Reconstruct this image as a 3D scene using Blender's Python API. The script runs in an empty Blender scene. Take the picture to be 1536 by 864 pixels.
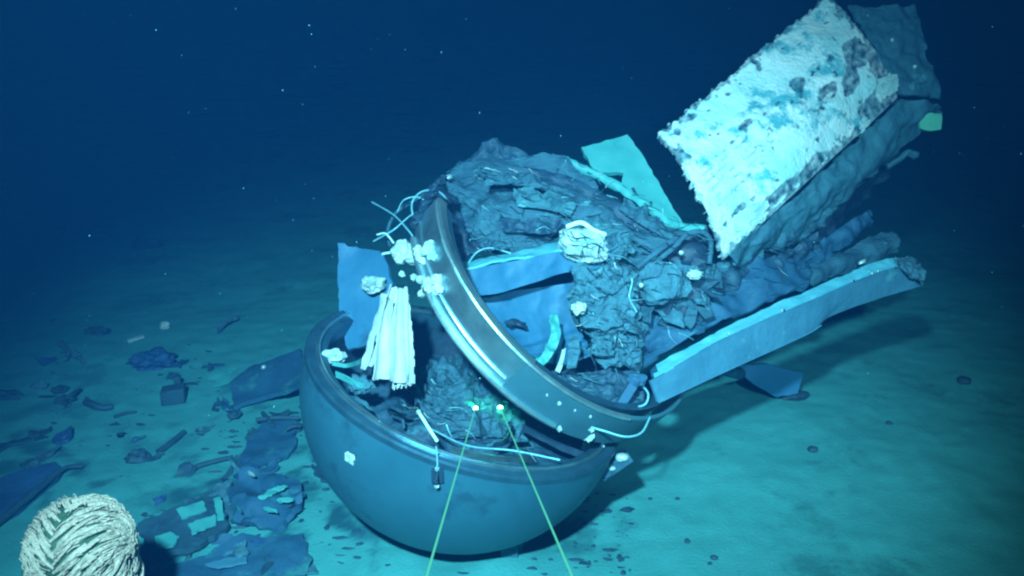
import bpy, bmesh, math, random
import numpy as np
from mathutils import Vector, noise, geometry

# ------------------------------------------------------------------ camera, water, lamps
scene = bpy.context.scene
COL = scene.collection
F_PX, CAM_H, PITCH = 1330.0, 2.68, math.radians(20)
cam_d = bpy.data.cameras.new('camera'); cam = bpy.data.objects.new('camera', cam_d); COL.objects.link(cam)
cam.location = (0, 0, CAM_H); cam.rotation_euler = (math.radians(90) - PITCH, 0, 0)
cam_d.sensor_width = 36; cam_d.lens = 36 * F_PX / 1536; cam_d.clip_end = 600; cam_d.clip_start = 0.02
scene.camera = cam

world = bpy.data.worlds.new('World'); scene.world = world; world.use_nodes = True
bg = world.node_tree.nodes['Background']
bg.inputs[0].default_value = (0.004, 0.030, 0.105, 1); bg.inputs[1].default_value = 0.05

def spot(name, loc, aim, watts, color, size, blend, radius):
    l = bpy.data.lights.new(name, 'SPOT'); l.energy = watts; l.color = color
    l.spot_size = math.radians(size); l.spot_blend = blend; l.shadow_soft_size = radius
    o = bpy.data.objects.new(name, l); COL.objects.link(o); o.location = loc
    o.rotation_euler = (Vector(aim) - Vector(loc)).to_track_quat('-Z', 'Y').to_euler()
    return o
# the two floodlights of the vehicle that carries the camera; the red is already lost to the water
spot('floodlight', (-0.60, -0.50, 4.10), (-0.25, 4.2, 0.40), 5300, (0.29, 0.82, 1.0), 60, 1.0, 0.10)
spot('floodlight', (0.85, -0.25, 3.35), (1.40, 4.8, 1.40), 1750, (0.29, 0.81, 1.0), 46, 1.0, 0.10)

vs = scene.view_settings
vs.view_transform = 'Standard'; vs.look = 'None'; vs.exposure = 0; vs.gamma = 1; vs.use_curve_mapping = False
cy = scene.cycles
cy.use_denoising = True; cy.max_bounces = 5; cy.diffuse_bounces = 2; cy.glossy_bounces = 3
cy.volume_bounces = 0; cy.transmission_bounces = 2; cy.transparent_max_bounces = 4
cy.sample_clamp_indirect = 4; cy.filter_width = 2.3

# ------------------------------------------------------------------ pixel helpers
X = np.array([1., 0, 0]); FW = np.array([0, math.cos(PITCH), -math.sin(PITCH)]); UP = np.array([0, math.sin(PITCH), math.cos(PITCH)])
CAMP = np.array([0, 0, CAM_H])
def ray(px, py): return FW + X * (px - 768) / F_PX - UP * (py - 432) / F_PX
def at(px, py, d): return CAMP + ray(px, py) * d
def ats(pts): return [at(*p) for p in pts]
def N(v): v = np.asarray(v, float); return v / np.linalg.norm(v)
def fbm(p, sc, oct=4): return noise.fractal(Vector(p) * sc, 1.0, 2.0, oct, noise_basis='PERLIN_ORIGINAL')
DC = at(697, 580, 4.27); DR = 0.775                        # the dome's centre and radius
def gz(x, y):
    h = 0.035 * fbm((x, y, 0.3), 0.55, 3) + 0.010 * fbm((x, y, 5.1), 2.6, 3)
    r = math.hypot(x - DC[0] + 0.02, y - DC[1])
    if r < 1.6: h += 0.075 * math.exp(-((r - 0.40) / 0.20) ** 2) * (0.6 + 0.8 * noise.noise((x * 3, y * 3, 1)))
    if r < 0.36: h -= 0.05 * (1 - r / 0.36)
    return h
def ground(px, py, lift=0.0):
    r = ray(px, py); z = 0.0
    for _ in range(6):
        t = (z - CAM_H) / r[2]; p = CAMP + r * t; z = gz(p[0], p[1])
    p[2] = z + lift; return p
def on_sphere(px, py, R=None):
    R = R or DR; r = N(ray(px, py)); oc = CAMP - DC; b = r @ oc
    t = -b - math.sqrt(max(0, b * b - oc @ oc + R * R)); return CAMP + r * t

# ------------------------------------------------------------------ materials
def mat(name, c1, c2=None, rough=0.6, metal=0.0, scale=6, contrast=0.5, bump=0.2, bscale=30, c3=None, s3=2.0, t3=0.62, stretch=None, attr=None, aw=None, spec=0.4):
    m = bpy.data.materials.new(name); m.use_nodes = True
    nt = m.node_tree; n = nt.nodes; l = nt.links; b = n['Principled BSDF']
    b.inputs['Roughness'].default_value = rough; b.inputs['Metallic'].default_value = metal
    b.inputs['Specular IOR Level'].default_value = spec
    tc = n.new('ShaderNodeTexCoord'); src = tc.outputs['Object']
    if stretch:
        mp = n.new('ShaderNodeMapping'); mp.inputs['Scale'].default_value = stretch; l.new(src, mp.inputs[0]); src = mp.outputs[0]
    t = n.new('ShaderNodeTexNoise'); t.inputs['Scale'].default_value = scale; t.inputs['Detail'].default_value = 6; t.inputs['Roughness'].default_value = 0.62
    l.new(src, t.inputs['Vector'])
    r = n.new('ShaderNodeValToRGB'); r.color_ramp.elements[0].position = 0.5 - contrast * 0.3; r.color_ramp.elements[1].position = 0.5 + contrast * 0.3
    r.color_ramp.elements[0].color = (*c1, 1); r.color_ramp.elements[1].color = (*(c2 or c1), 1)
    l.new(t.outputs['Fac'], r.inputs[0]); out = r.outputs[0]
    if c3:
        t3n = n.new('ShaderNodeTexNoise'); t3n.inputs['Scale'].default_value = s3; t3n.inputs['Detail'].default_value = 8; t3n.inputs['Roughness'].default_value = 0.7
        l.new(src, t3n.inputs['Vector'])
        rr = n.new('ShaderNodeValToRGB'); rr.color_ramp.elements[0].position = t3 - 0.04; rr.color_ramp.elements[1].position = t3 + 0.04
        l.new(t3n.outputs['Fac'], rr.inputs[0])
        mx = n.new('ShaderNodeMixRGB'); l.new(rr.outputs[0], mx.inputs[0]); l.new(out, mx.inputs[1]); mx.inputs[2].default_value = (*c3, 1); out = mx.outputs[0]
    if attr:
        a = n.new('ShaderNodeAttribute'); a.attribute_name = attr
        mx = n.new('ShaderNodeMixRGB'); l.new(a.outputs['Fac'], mx.inputs[0]); l.new(out, mx.inputs[1]); mx.inputs[2].default_value = (*aw, 1); out = mx.outputs[0]
    l.new(out, b.inputs['Base Color'])
    if bump:
        bt = n.new('ShaderNodeTexNoise'); bt.inputs['Scale'].default_value = bscale; bt.inputs['Detail'].default_value = 5
        l.new(src, bt.inputs['Vector'])
        bp = n.new('ShaderNodeBump'); bp.inputs['Strength'].default_value = bump; bp.inputs['Distance'].default_value = 0.02
        l.new(bt.outputs['Fac'], bp.inputs['Height']); l.new(bp.outputs[0], b.inputs['Normal'])
    # uneven gloss
    rm = n.new('ShaderNodeMapRange'); rm.inputs['To Min'].default_value = max(0.05, rough - 0.12); rm.inputs['To Max'].default_value = min(1, rough + 0.15)
    l.new(t.outputs['Fac'], rm.inputs['Value']); l.new(rm.outputs[0], b.inputs['Roughness'])
    return m
M = {}
M['sand'] = mat('sediment', (.042, .222, .215), (.066, .312, .298), 0.95, 0, 3.0, 0.9, 0.30, 60, c3=(.035, .175, .175), s3=0.9, t3=0.60, spec=0.1, attr='stain', aw=(.016, .085, .105))
M['dome'] = mat('dull_titanium', (.022, .100, .146), (.034, .145, .198), 0.46, 0.2, 2.6, 0.9, 0.07, 9, c3=(.020, .078, .115), s3=2.6, t3=0.60)
M['rim'] = mat('machined_rim', (.026, .085, .130), (.050, .145, .200), 0.38, 0.6, 9, 0.6, 0.06, 50)
M['rimshine'] = mat('polished_step', (.35, .58, .64), (.55, .78, .80), 0.32, 0.95, 12, 0.7, 0.05, 60)
M['ring'] = mat('brushed_ring_metal', (.22, .40, .46), (.55, .74, .78), 0.40, 0.95, 4, 0.7, 0.06, 40)
M['ringmatte'] = mat('matte_grey_coating', (.030, .105, .135), (.042, .14, .175), 0.6, 0.1, 6, 0.7, 0.06, 50)
M['ringlip'] = mat('bright_lip_metal', (.45, .70, .74), (.65, .85, .85), 0.34, 0.9, 14, 0.8, 0.08, 60)
M['carbon'] = mat('torn_carbon_skin', (.010, .034, .062), (.026, .082, .120), 0.6, 0, 5, 0.8, 0.5, 24, c3=(.05, .17, .20), s3=4, t3=0.63, stretch=(1, 1, 2.2))
M['carbon2'] = mat('dusty_carbon_skin', (.013, .050, .084), (.042, .135, .175), 0.75, 0, 5, 0.9, 0.7, 20, c3=(.09, .26, .28), s3=4, t3=0.64, stretch=(1.4, 1.4, 4.5))
M['laminate'] = mat('ply_streaks', (.014, .054, .088), (.052, .160, .200), 0.7, 0, 3, 0.9, 0.7, 14, c3=(.075, .23, .26), s3=3, t3=0.64, stretch=(2, 2, 9))
M['laminate2'] = mat('pale_ply_streaks', (.020, .080, .115), (.065, .205, .235), 0.75, 0, 3, 0.9, 0.7, 14, c3=(.16, .42, .42), s3=3, t3=0.62, stretch=(2, 2, 9))
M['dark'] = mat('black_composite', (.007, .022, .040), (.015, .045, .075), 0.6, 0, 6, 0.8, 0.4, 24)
M['blue'] = mat('blue_gelcoat', (.020, .105, .195), (.036, .165, .270), 0.55, 0, 3.5, 0.9, 0.15, 22, c3=(.020, .085, .140), s3=3.5, t3=0.60)
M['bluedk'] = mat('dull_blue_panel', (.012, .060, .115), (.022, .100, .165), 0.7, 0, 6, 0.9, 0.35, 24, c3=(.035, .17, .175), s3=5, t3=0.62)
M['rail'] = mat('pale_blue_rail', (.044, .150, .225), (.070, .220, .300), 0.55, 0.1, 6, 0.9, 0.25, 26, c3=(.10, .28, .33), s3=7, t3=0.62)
M['littop'] = mat('scuffed_lit_top', (.08, .36, .46), (.15, .52, .58), 0.5, 0.1, 9, 0.9, 0.2, 50, c3=(.02, .09, .14), s3=11, t3=0.70)  # light on upward faces put into the colour, plus dark scuffs
M['pale'] = mat('pale_gelcoat', (.042, .255, .245), (.060, .325, .30), 0.6, 0, 3, 0.8, 0.08, 40, c3=(.035, .24, .24), s3=7, t3=0.62)
M['white'] = mat('torn_white_fabric', (.34, .40, .38), (.66, .64, .60), 0.8, 0, 4, 0.8, 0.12, 30)
M['foam'] = mat('white_foam', (.16, .34, .33), (.60, .62, .58), 0.85, 0, 9, 0.8, 0.6, 40)
M['crumb'] = mat('crumbled_foam', (.018, .072, .110), (.070, .205, .250), 0.85, 0, 11, 0.9, 1.0, 36, c3=(.16, .40, .42), s3=7, t3=0.66)
M['tail'] = mat('peeling_white_paint', (.32, .64, .62), (.88, .86, .80), 0.75, 0, 4.5, 0.7, 0.55, 45, c3=(.10, .40, .44), s3=4.2, t3=0.57, attr='peel', aw=(.012, .055, .090))
M['tailside'] = mat('bare_laminate', (.018, .075, .110), (.050, .170, .205), 0.7, 0, 7, 0.9, 0.5, 24, c3=(.11, .32, .34), s3=5, t3=0.66)
M['wire'] = mat('thin_wire', (.12, .36, .42), (.25, .55, .60), 0.5, 0.2, 20, 0.6, 0.0)
M['wirew'] = mat('white_wire', (.55, .80, .78), (.75, .88, .85), 0.5, 0, 20, 0.6, 0.0)
M['bolt'] = mat('bright_bolt', (.30, .46, .46), (.50, .60, .58), 0.4, 0.3, 20, 0.6, 0.0)
M['rope'] = mat('pale_rope_fibre', (.30, .24, .16), (.74, .52, .40), 0.85, 0, 26, 0.9, 0.7, 90)
M['ropecore'] = mat('green_rope_core', (.025, .055, .028), (.05, .12, .065), 0.9, 0, 20, 0.9, 0.6, 60)
M['scrap'] = mat('dark_scrap', (.010, .040, .062), (.022, .080, .115), 0.7, 0, 8, 0.8, 0.4, 30)
M['scrapblue'] = mat('blue_scrap', (.012, .052, .130), (.018, .078, .185), 0.7, 0, 8, 0.8, 0.4, 30)
M['greenbit'] = mat('green_plastic', (.10, .42, .26), (.16, .55, .34), 0.6, 0, 8, 0.6, 0.1)
def emis(name, c, s):
    m = bpy.data.materials.new(name); m.use_nodes = True; n = m.node_tree.nodes; n.clear()
    e = n.new('ShaderNodeEmission'); e.inputs[0].default_value = (*c, 1); e.inputs[1].default_value = s
    o = n.new('ShaderNodeOutputMaterial'); m.node_tree.links.new(e.outputs[0], o.inputs[0]); return m
M['laser'] = emis('laser_light', (.10, .80, .56), 0.9)
M['laserdot'] = emis('laser_dot_light', (.45, 1.0, .75), 9.0)

# ------------------------------------------------------------------ mesh helpers
def link(name, V, Fc, m, parent=None, origin=None, smooth=40, attr=None):
    V = np.asarray(V, float)
    if parent is not None:
        root = parent
        while root.parent: root = root.parent
        o0 = np.array(root.location)
    elif origin is not None: o0 = np.asarray(origin, float)
    else: o0 = np.array([V[:, 0].mean(), V[:, 1].mean(), V[:, 2].min()])
    me = bpy.data.meshes.new(name); me.from_pydata([tuple(v) for v in V - o0], [], [tuple(int(i) for i in f) for f in Fc]); me.update()
    if smooth:
        me.polygons.foreach_set('use_smooth', [True] * len(me.polygons)); me.set_sharp_from_angle(angle=math.radians(smooth))
    if attr is not None:
        a = me.attributes.new(attr[0], 'FLOAT', 'POINT'); a.data.foreach_set('value', np.asarray(attr[1], np.float32))
    me.materials.append(m if not isinstance(m, str) else M[m])
    o = bpy.data.objects.new(name, me); COL.objects.link(o)
    if parent is None: o.location = o0
    else: o.parent = parent
    return o
def tag(o, label, cat, group=None, kind=None):
    if label: o['label'] = label
    if cat: o['category'] = cat
    if group: o['group'] = group
    if kind: o['kind'] = kind
    return o
def thing(name, loc, label, cat, group=None):
    o = bpy.data.objects.new(name, None); COL.objects.link(o); o.location = [float(v) for v in loc]; o.empty_display_size = 0.05
    return tag(o, label, cat, group)
def cat_rom(P, n):
    P = np.asarray(P, float); k = len(P)
    if k == 2: return P[0] + (P[1] - P[0]) * np.linspace(0, 1, n)[:, None]
    Q = np.vstack([2 * P[0] - P[1], P, 2 * P[-1] - P[-2]]); out = []
    for t in np.linspace(0, k - 1 - 1e-9, n):
        i = int(t); u = t - i; a, b, c, d = Q[i:i + 4]
        out.append(.5 * (2 * b + (c - a) * u + (2 * a - 5 * b + 4 * c - d) * u * u + (3 * b - a - 3 * c + d) * u ** 3))
    return np.array(out)
def lin(P, n):
    P = np.asarray(P, float); t = np.linspace(0, len(P) - 1, n); i = np.minimum(t.astype(int), len(P) - 2); u = (t - i)
    u = u.reshape(-1, *([1] * (P.ndim - 1))); return P[i] * (1 - u) + P[i + 1] * u
def thicken(V, Fc, Nv, th):
    n = len(V); V2 = np.vstack([V, V - Nv * th]); F2 = [tuple(f) for f in Fc] + [tuple(n + i for i in reversed(f)) for f in Fc]
    cnt = {}
    for f in Fc:
        for a, b in zip(f, list(f[1:]) + [f[0]]): cnt[(a, b)] = 1
    for (a, b) in list(cnt):
        if (b, a) not in cnt: F2.append((b, a, n + a, n + b))
    return V2, F2
def normals(V, Fc):
    Nv = np.zeros_like(V)
    for f in Fc:
        p = V[list(f)]; c = np.cross(p[1] - p[0], p[2] - p[0]); 
        if len(f) == 4: c = c + np.cross(p[2] - p[0], p[3] - p[0])
        Nv[list(f)] += c
    return Nv / np.maximum(np.linalg.norm(Nv, axis=1, keepdims=True), 1e-12)
def loft(rows, nu, nv, th=0.012, amp=0.0, sc=3.0, seed=0, ragged=0.0, rs=9.0, fold=None, hard=False, holes=0.0):
    """a sheet through polylines (world points): smoothed, crumpled by noise, torn at its edges, given a thickness"""
    R = np.array([cat_rom(r, nv) for r in rows])
    P = lin(R, nu) if hard else np.stack([cat_rom(R[:, j], nu) for j in range(nv)], 1)
    V = P.reshape(-1, 3); idx = np.arange(nu * nv).reshape(nu, nv); Fc = []
    for i in range(nu - 1):
        for j in range(nv - 1):
            if ragged:
                e = min(i, nu - 2 - i) / (nu - 2), min(j, nv - 2 - j) / (nv - 2); e = min(e) 
                c = V[idx[i, j]]
                if e < ragged * (0.5 + 0.9 * noise.noise(Vector(c) * rs + Vector((seed, 0, 0)))): continue
            if holes:
                c = V[idx[i, j]]
                if fbm(c + seed * 1.7, rs, 3) > holes: continue
            Fc.append((idx[i, j], idx[i, j + 1], idx[i + 1, j + 1], idx[i + 1, j]))
    Nv = normals(V, Fc)
    if (Nv @ (CAMP - V.mean(0))).sum() < 0:
        Fc = [tuple(reversed(f)) for f in Fc]; Nv = -Nv
    if amp:
        d = np.array([fbm(v + seed * 3.1, sc, 5) + 0.5 * (1 - 2 * abs(noise.noise(Vector(v) * sc * 1.7 + Vector((seed, seed, 0))))) for v in V])
        V = V + Nv * (d * amp)[:, None]
    if fold is not None:
        V = V + Nv * np.array([fold(k // nv / (nu - 1), (k % nv) / (nv - 1)) for k in range(nu * nv)])[:, None]
    used = sorted({i for f in Fc for i in f}); mp = {o: k for k, o in enumerate(used)}
    V = V[used]; Fc = [tuple(mp[i] for i in f) for f in Fc]
    return thicken(V, Fc, normals(V, Fc), th)
def plate(outline, th=0.015, amp=0.01, sc=5, step=0.03, jag=0.3, seed=0, up=None, drape=None):
    """a torn plate with the given outline (world points)"""
    rnd = random.Random(seed); O = np.asarray(outline, float); c = O.mean(0)
    u, s, vt = np.linalg.svd(O - c); e1, e2, n = vt[0], vt[1], vt[2]
    ref = np.array(up) if up is not None else (CAMP - c)
    if n @ ref < 0: n = -n
    e2 = np.cross(n, e1)
    q = [(float((p - c) @ e1), float((p - c) @ e2)) for p in O]; h = [(p - c) @ n for p in O]
    B = []; 
    for k in range(len(q)):
        a, b = np.array(q[k]), np.array(q[(k + 1) % len(q)]); m = max(1, int(np.linalg.norm(b - a) / step))
        d = (b - a) / max(1e-9, np.linalg.norm(b - a)); pn = np.array([-d[1], d[0]])
        for i in range(m):
            p = a + (b - a) * i / m
            if i: p = p + pn * step * jag * rnd.uniform(-1, 1) + d * step * 0.2 * rnd.uniform(-1, 1)
            B.append(p)
    nb = len(B); lo = np.min(B, 0); hi = np.max(B, 0); I = []
    for yy in np.arange(lo[1], hi[1], step):
        for xx in np.arange(lo[0], hi[0], step): I.append(np.array([xx + step * rnd.uniform(-.3, .3), yy + step * rnd.uniform(-.3, .3)]))
    vv, _, ff, *_ = geometry.delaunay_2d_cdt([Vector(p) for p in B + I], [(i, (i + 1) % nb) for i in range(nb)], [], 1, 1e-6)
    used = sorted({i for f in ff for i in f}); mp = {o: k for k, o in enumerate(used)}
    A = np.c_[np.array(q), np.ones(len(q))]; 
    V = np.array([c + e1 * vv[i].x + e2 * vv[i].y for i in used]); Fc = [tuple(mp[i] for i in f) for f in ff]
    # follow the outline's own out-of-plane bend
    Q = np.array(q); H = np.array(h)
    for k, i in enumerate(used):
        w = 1 / (np.sum((Q - np.array([vv[i].x, vv[i].y])) ** 2, 1) + 1e-4); V[k] += n * (w @ H) / w.sum()
        V[k] += n * amp * fbm(V[k] + seed * 2.3, sc, 4)
    if drape is not None:
        for v in V: v[2] = gz(v[0], v[1]) + drape + th * .6 + amp * (0.25 + 1.1 * fbm(v + seed, sc, 4))
    Nv = normals(V, Fc)
    if Nv.sum(0) @ n < 0: Fc = [tuple(reversed(f)) for f in Fc]; Nv = -Nv
    return thicken(V, Fc, Nv, th)
def tube(P, r, n=None, sides=7, r2=None):
    n = n or max(2, 6 * (len(P) - 1)); C = cat_rom(P, n); V = []; Fc = []
    T = np.gradient(C, axis=0); a = np.array([0.31, 0.2, 0.93]); 
    for k in range(n):
        t = N(T[k]); s = N(np.cross(t, a if abs(t @ a) < .95 else X)); w = np.cross(t, s); rr = r + ((r2 if r2 is not None else r) - r) * k / max(1, n - 1)
        for j in range(sides):
            g = 2 * math.pi * j / sides; V.append(C[k] + rr * (math.cos(g) * s + math.sin(g) * w))
    for k in range(n - 1):
        for j in range(sides):
            j2 = (j + 1) % sides; Fc.append((k * sides + j, k * sides + j2, (k + 1) * sides + j2, (k + 1) * sides + j))
    Fc.append(tuple(reversed(range(sides)))); Fc.append(tuple(range((n - 1) * sides, n * sides)))
    return np.array(V), Fc
ICO = {}
def ico(sub):
    if sub not in ICO:
        bm = bmesh.new(); bmesh.ops.create_icosphere(bm, subdivisions=sub, radius=1)
        bm.verts.ensure_lookup_table(); ICO[sub] = (np.array([v.co[:] for v in bm.verts]), [tuple(v.index for v in f.verts) for f in bm.faces]); bm.free()
    return ICO[sub]
def lump(c, rad, seed=0, amp=0.3, fr=2.0, sub=3, axes=None, ridge=0.0):
    V, Fc = ico(sub); rad = np.broadcast_to(np.asarray(rad, float), 3)
    d = np.array([1 + amp * fbm(v + seed * 7.7, fr, 4) + ridge * (0.5 - abs(noise.noise(Vector(v) * fr * 2 + Vector((seed, 3, 1))))) for v in V])
    P = V * d[:, None] * rad
    if axes is not None: P = P @ np.array(axes)
    return P + np.asarray(c), Fc
def join(*parts):
    V = []; Fc = []; k = 0
    for v, f in parts:
        V.append(np.asarray(v)); Fc += [tuple(i + k for i in g) for g in f]; k += len(v)
    return np.vstack(V), Fc
CV = X, UP, -FW            # image axes in the world: right, up, towards the viewer
def revolve(profile, c, ax, e1, a0, a1, seg, closed=True):
    """profile: (radius, height) pairs, closed loop; swept about ax from angle a0 to a1 (degrees)"""
    ax = N(ax); e1 = N(np.asarray(e1) - ax * (np.asarray(e1) @ ax)); e2 = np.cross(ax, e1); k = len(profile); V = []; Fc = []
    full = abs(a1 - a0) >= 359.9; m = seg if full else seg + 1
    for i in range(m):
        g = math.radians(a0 + (a1 - a0) * i / seg)
        for (r, h) in profile: V.append(c + r * (math.cos(g) * e1 + math.sin(g) * e2) + h * ax)
    for i in range(seg):
        i2 = (i + 1) % m
        for j in range(k if closed else k - 1):
            j2 = (j + 1) % k; Fc.append((i * k + j, i2 * k + j, i2 * k + j2, i * k + j2))
    if not full and closed: Fc.append(tuple(range(k))); Fc.append(tuple((m - 1) * k + j for j in reversed(range(k))))
    return np.array(V), Fc
def box(c, e, half):
    e = np.array(e); V = []
    b = 0.12 * min(half)
    bm = bmesh.new(); bmesh.ops.create_cube(bm, size=2)
    for v in bm.verts: v.co = Vector((v.co.x * half[0], v.co.y * half[1], v.co.z * half[2]))
    bmesh.ops.bevel(bm, geom=bm.edges[:], offset=b, segments=1, affect='EDGES'); bm.verts.index_update()
    V = np.array([v.co[:] for v in bm.verts]) @ e + np.asarray(c); Fc = [tuple(v.index for v in f.verts) for f in bm.faces]; bm.free(); return V, Fc

# ------------------------------------------------------------------ the seabed
def seabed():
    n = 520; t = np.linspace(-1, 1, n)
    def sp(t, near, far): return near * t + (far - near) * np.sign(t) * np.abs(t) ** 9
    xs = sp(t, 7, 220); ys = 5 + sp(t, 7, 220)
    V = np.array([(x, y, gz(x, y) + (0.006 * noise.noise((x * 9, y * 9, 2)) + .003 * noise.noise((x * 26, y * 26, 2)) if abs(x) < 8 else 0)) for y in ys for x in xs]); 
    Fc = [(j * n + i, j * n + i + 1, (j + 1) * n + i + 1, (j + 1) * n + i) for j in range(n - 1) for i in range(n - 1)]
    zones = [(470, 790, .4, 1.0), (400, 700, .6, .9), (300, 800, .7, .9), (330, 600, .45, .6), (900, 800, .35, .6), (110, 600, .6, .45), (20, 720, .6, .8), (230, 650, .5, .35), (560, 810, .25, .7)]
    zc = [(ground(a, b), r, k) for a, b, r, k in zones]; st = np.zeros(len(V))
    for (p, r, k) in zc:
        d = np.hypot(V[:, 0] - p[0], V[:, 1] - p[1]) / r
        for i in np.nonzero(d < 1.6)[0]:
            f = fbm((V[i][0], V[i][1], 1.5), 5.5, 5) * .55 + .5 - .45 * d[i] ** 2
            st[i] = max(st[i], k * min(1, max(0, (f - .42) * 5)))
    o = link('seabed', V, Fc, 'sand', origin=(0, 0, 0), smooth=80, attr=('stain', st)); o['kind'] = 'structure'; o['label'] = 'pale teal silt seabed around the wreck'
seabed()

def depsgraph_hit(px, py):
    dg = bpy.context.evaluated_depsgraph_get(); dg.update()
    r = N(ray(px, py)); ok, loc, *_ = scene.ray_cast(dg, Vector(CAMP), Vector(r)); return np.array(loc)
# ------------------------------------------------------------------ the metal dome
AX = N(.31 * X + .88 * UP - .33 * FW)
dome = thing('metal_dome', DC - np.array([0, 0, DR]), 'large dull blue metal dome lying upturned on the seabed, full of wreckage', 'dome')
def make_dome():
    prof = []
    for k in range(33):
        a = math.radians(90 * k / 32); prof.append((DR * math.sin(a), -DR * math.cos(a)))
    Ri = DR - 0.10
    prof += [(DR, 0.03)]
    V, Fc = revolve(prof, DC, AX, X, 0, 360, 144, closed=False); sh = link('shell', V, Fc, 'dome', dome, smooth=50)
    inner = [(Ri * math.sin(math.radians(90 * k / 24)), -Ri * math.cos(math.radians(90 * k / 24)) + 0.0) for k in range(25)]
    V, Fc = revolve([(r, h) for r, h in inner], DC, AX, X, 0, 360, 96, closed=False); link('lining', V, [tuple(reversed(f)) for f in Fc], 'dark', dome)
    rim = [(DR + .002, .012), (DR + .002, .034), (DR - .008, .042), (DR - .045, .042), (DR - .045, .034), (DR - .10, .034), (DR - .102, -.03), (DR - .08, -.03)]
    V, Fc = revolve(rim, DC, AX, X, 0, 360, 144); rm = link('rim', V, Fc, 'rim', dome, smooth=30)
    step = [(DR - .046, .0345), (DR - .046, .052), (DR - .056, .056), (DR - .064, .052), (DR - .064, .0345)]
    V, Fc = revolve(step, DC, AX, X, 0, 360, 144); st = link('seal_step', V, Fc, 'rimshine', rm, smooth=30)
    # fittings on the shell
    def knob(px, py, r, name='plug', m='bolt'):
        p = on_sphere(px, py); n = N(p - DC); s = N(np.cross(n, [0, 0, 1])); w = np.cross(n, s)
        prof = [(0, -.01), (r, -.01), (r, .004), (r * .8, .009), (r * .35, .010), (r * .3, .014), (0, .014)]
        V, Fc = revolve(prof, p, n, s, 0, 360, 14, closed=False); return link(name, V, Fc, m, dome, smooth=35)
    pk = on_sphere(525, 687); nk = N(pk - DC); sk = N(np.cross(nk, [0, 0, 1])); link('paint_patch', *lump(pk, (.026, .030, .008), 7, .6, 1.6, 3, [sk, np.cross(nk, sk), nk]), 'foam', dome)
    p = on_sphere(657, 712); n = N(p - DC); q = on_sphere(657, 725)
    pl = link('lifting_eye', *join(box(p + n * .006, [X, N(np.cross(n, X)), n], (.024, .03, .01)), tube([p + n * .01 + UP * .02, p + n * .05, p + n * .01 - UP * .03], .008, 10)), 'dark', dome)
    link('bolt', *lump(p + n * .02 + UP * .035, (.010, .008, .008), 1, .5, 2, 2), 'bolt', pl); link('bolt', *lump(p + n * .02 - UP * .035, (.010, .009, .008), 2, .5, 2, 2), 'bolt', pl)
    a = on_sphere(655, 668); link('cord', *tube([a + N(a - DC) * .012, on_sphere(657, 690) + N(a - DC) * .012, p + n * .03 + UP * .03], .0035, 10, 5), 'wire', dome)
    # latch on the right-hand edge
    c = DC + DR * (N(X * .80 - UP * .45 + -FW * .25)) ; c = at(922, 697, 4.20); e1 = N(X * .8 + UP * .55); e2 = N(UP * .8 - X * .55)
    br = link('latch', *join(box(c, [e1, e2, -FW], (.085, .028, .05)), box(c - e1 * .05 + e2 * .0 - FW * .03, [e1, e2, -FW], (.02, .02, .03))), 'rim', dome)
    link('bolt', *lump(c + e1 * .05 + e2 * .02 - FW * .05, (.035, .028, .02), 3, .3, 2, 2), 'bolt', br)
    link('bolt', *lump(c - e1 * .02 + e2 * .005 - FW * .055, (.018, .013, .012), 4, .3, 2, 2), 'bolt', br)
make_dome()
def in_dome(px, py, drop):                                  # point on a plane 'drop' under the rim plane
    r = ray(px, py); q = DC - AX * drop; t = ((q - CAMP) @ AX) / (r @ AX); return CAMP + r * t

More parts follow.
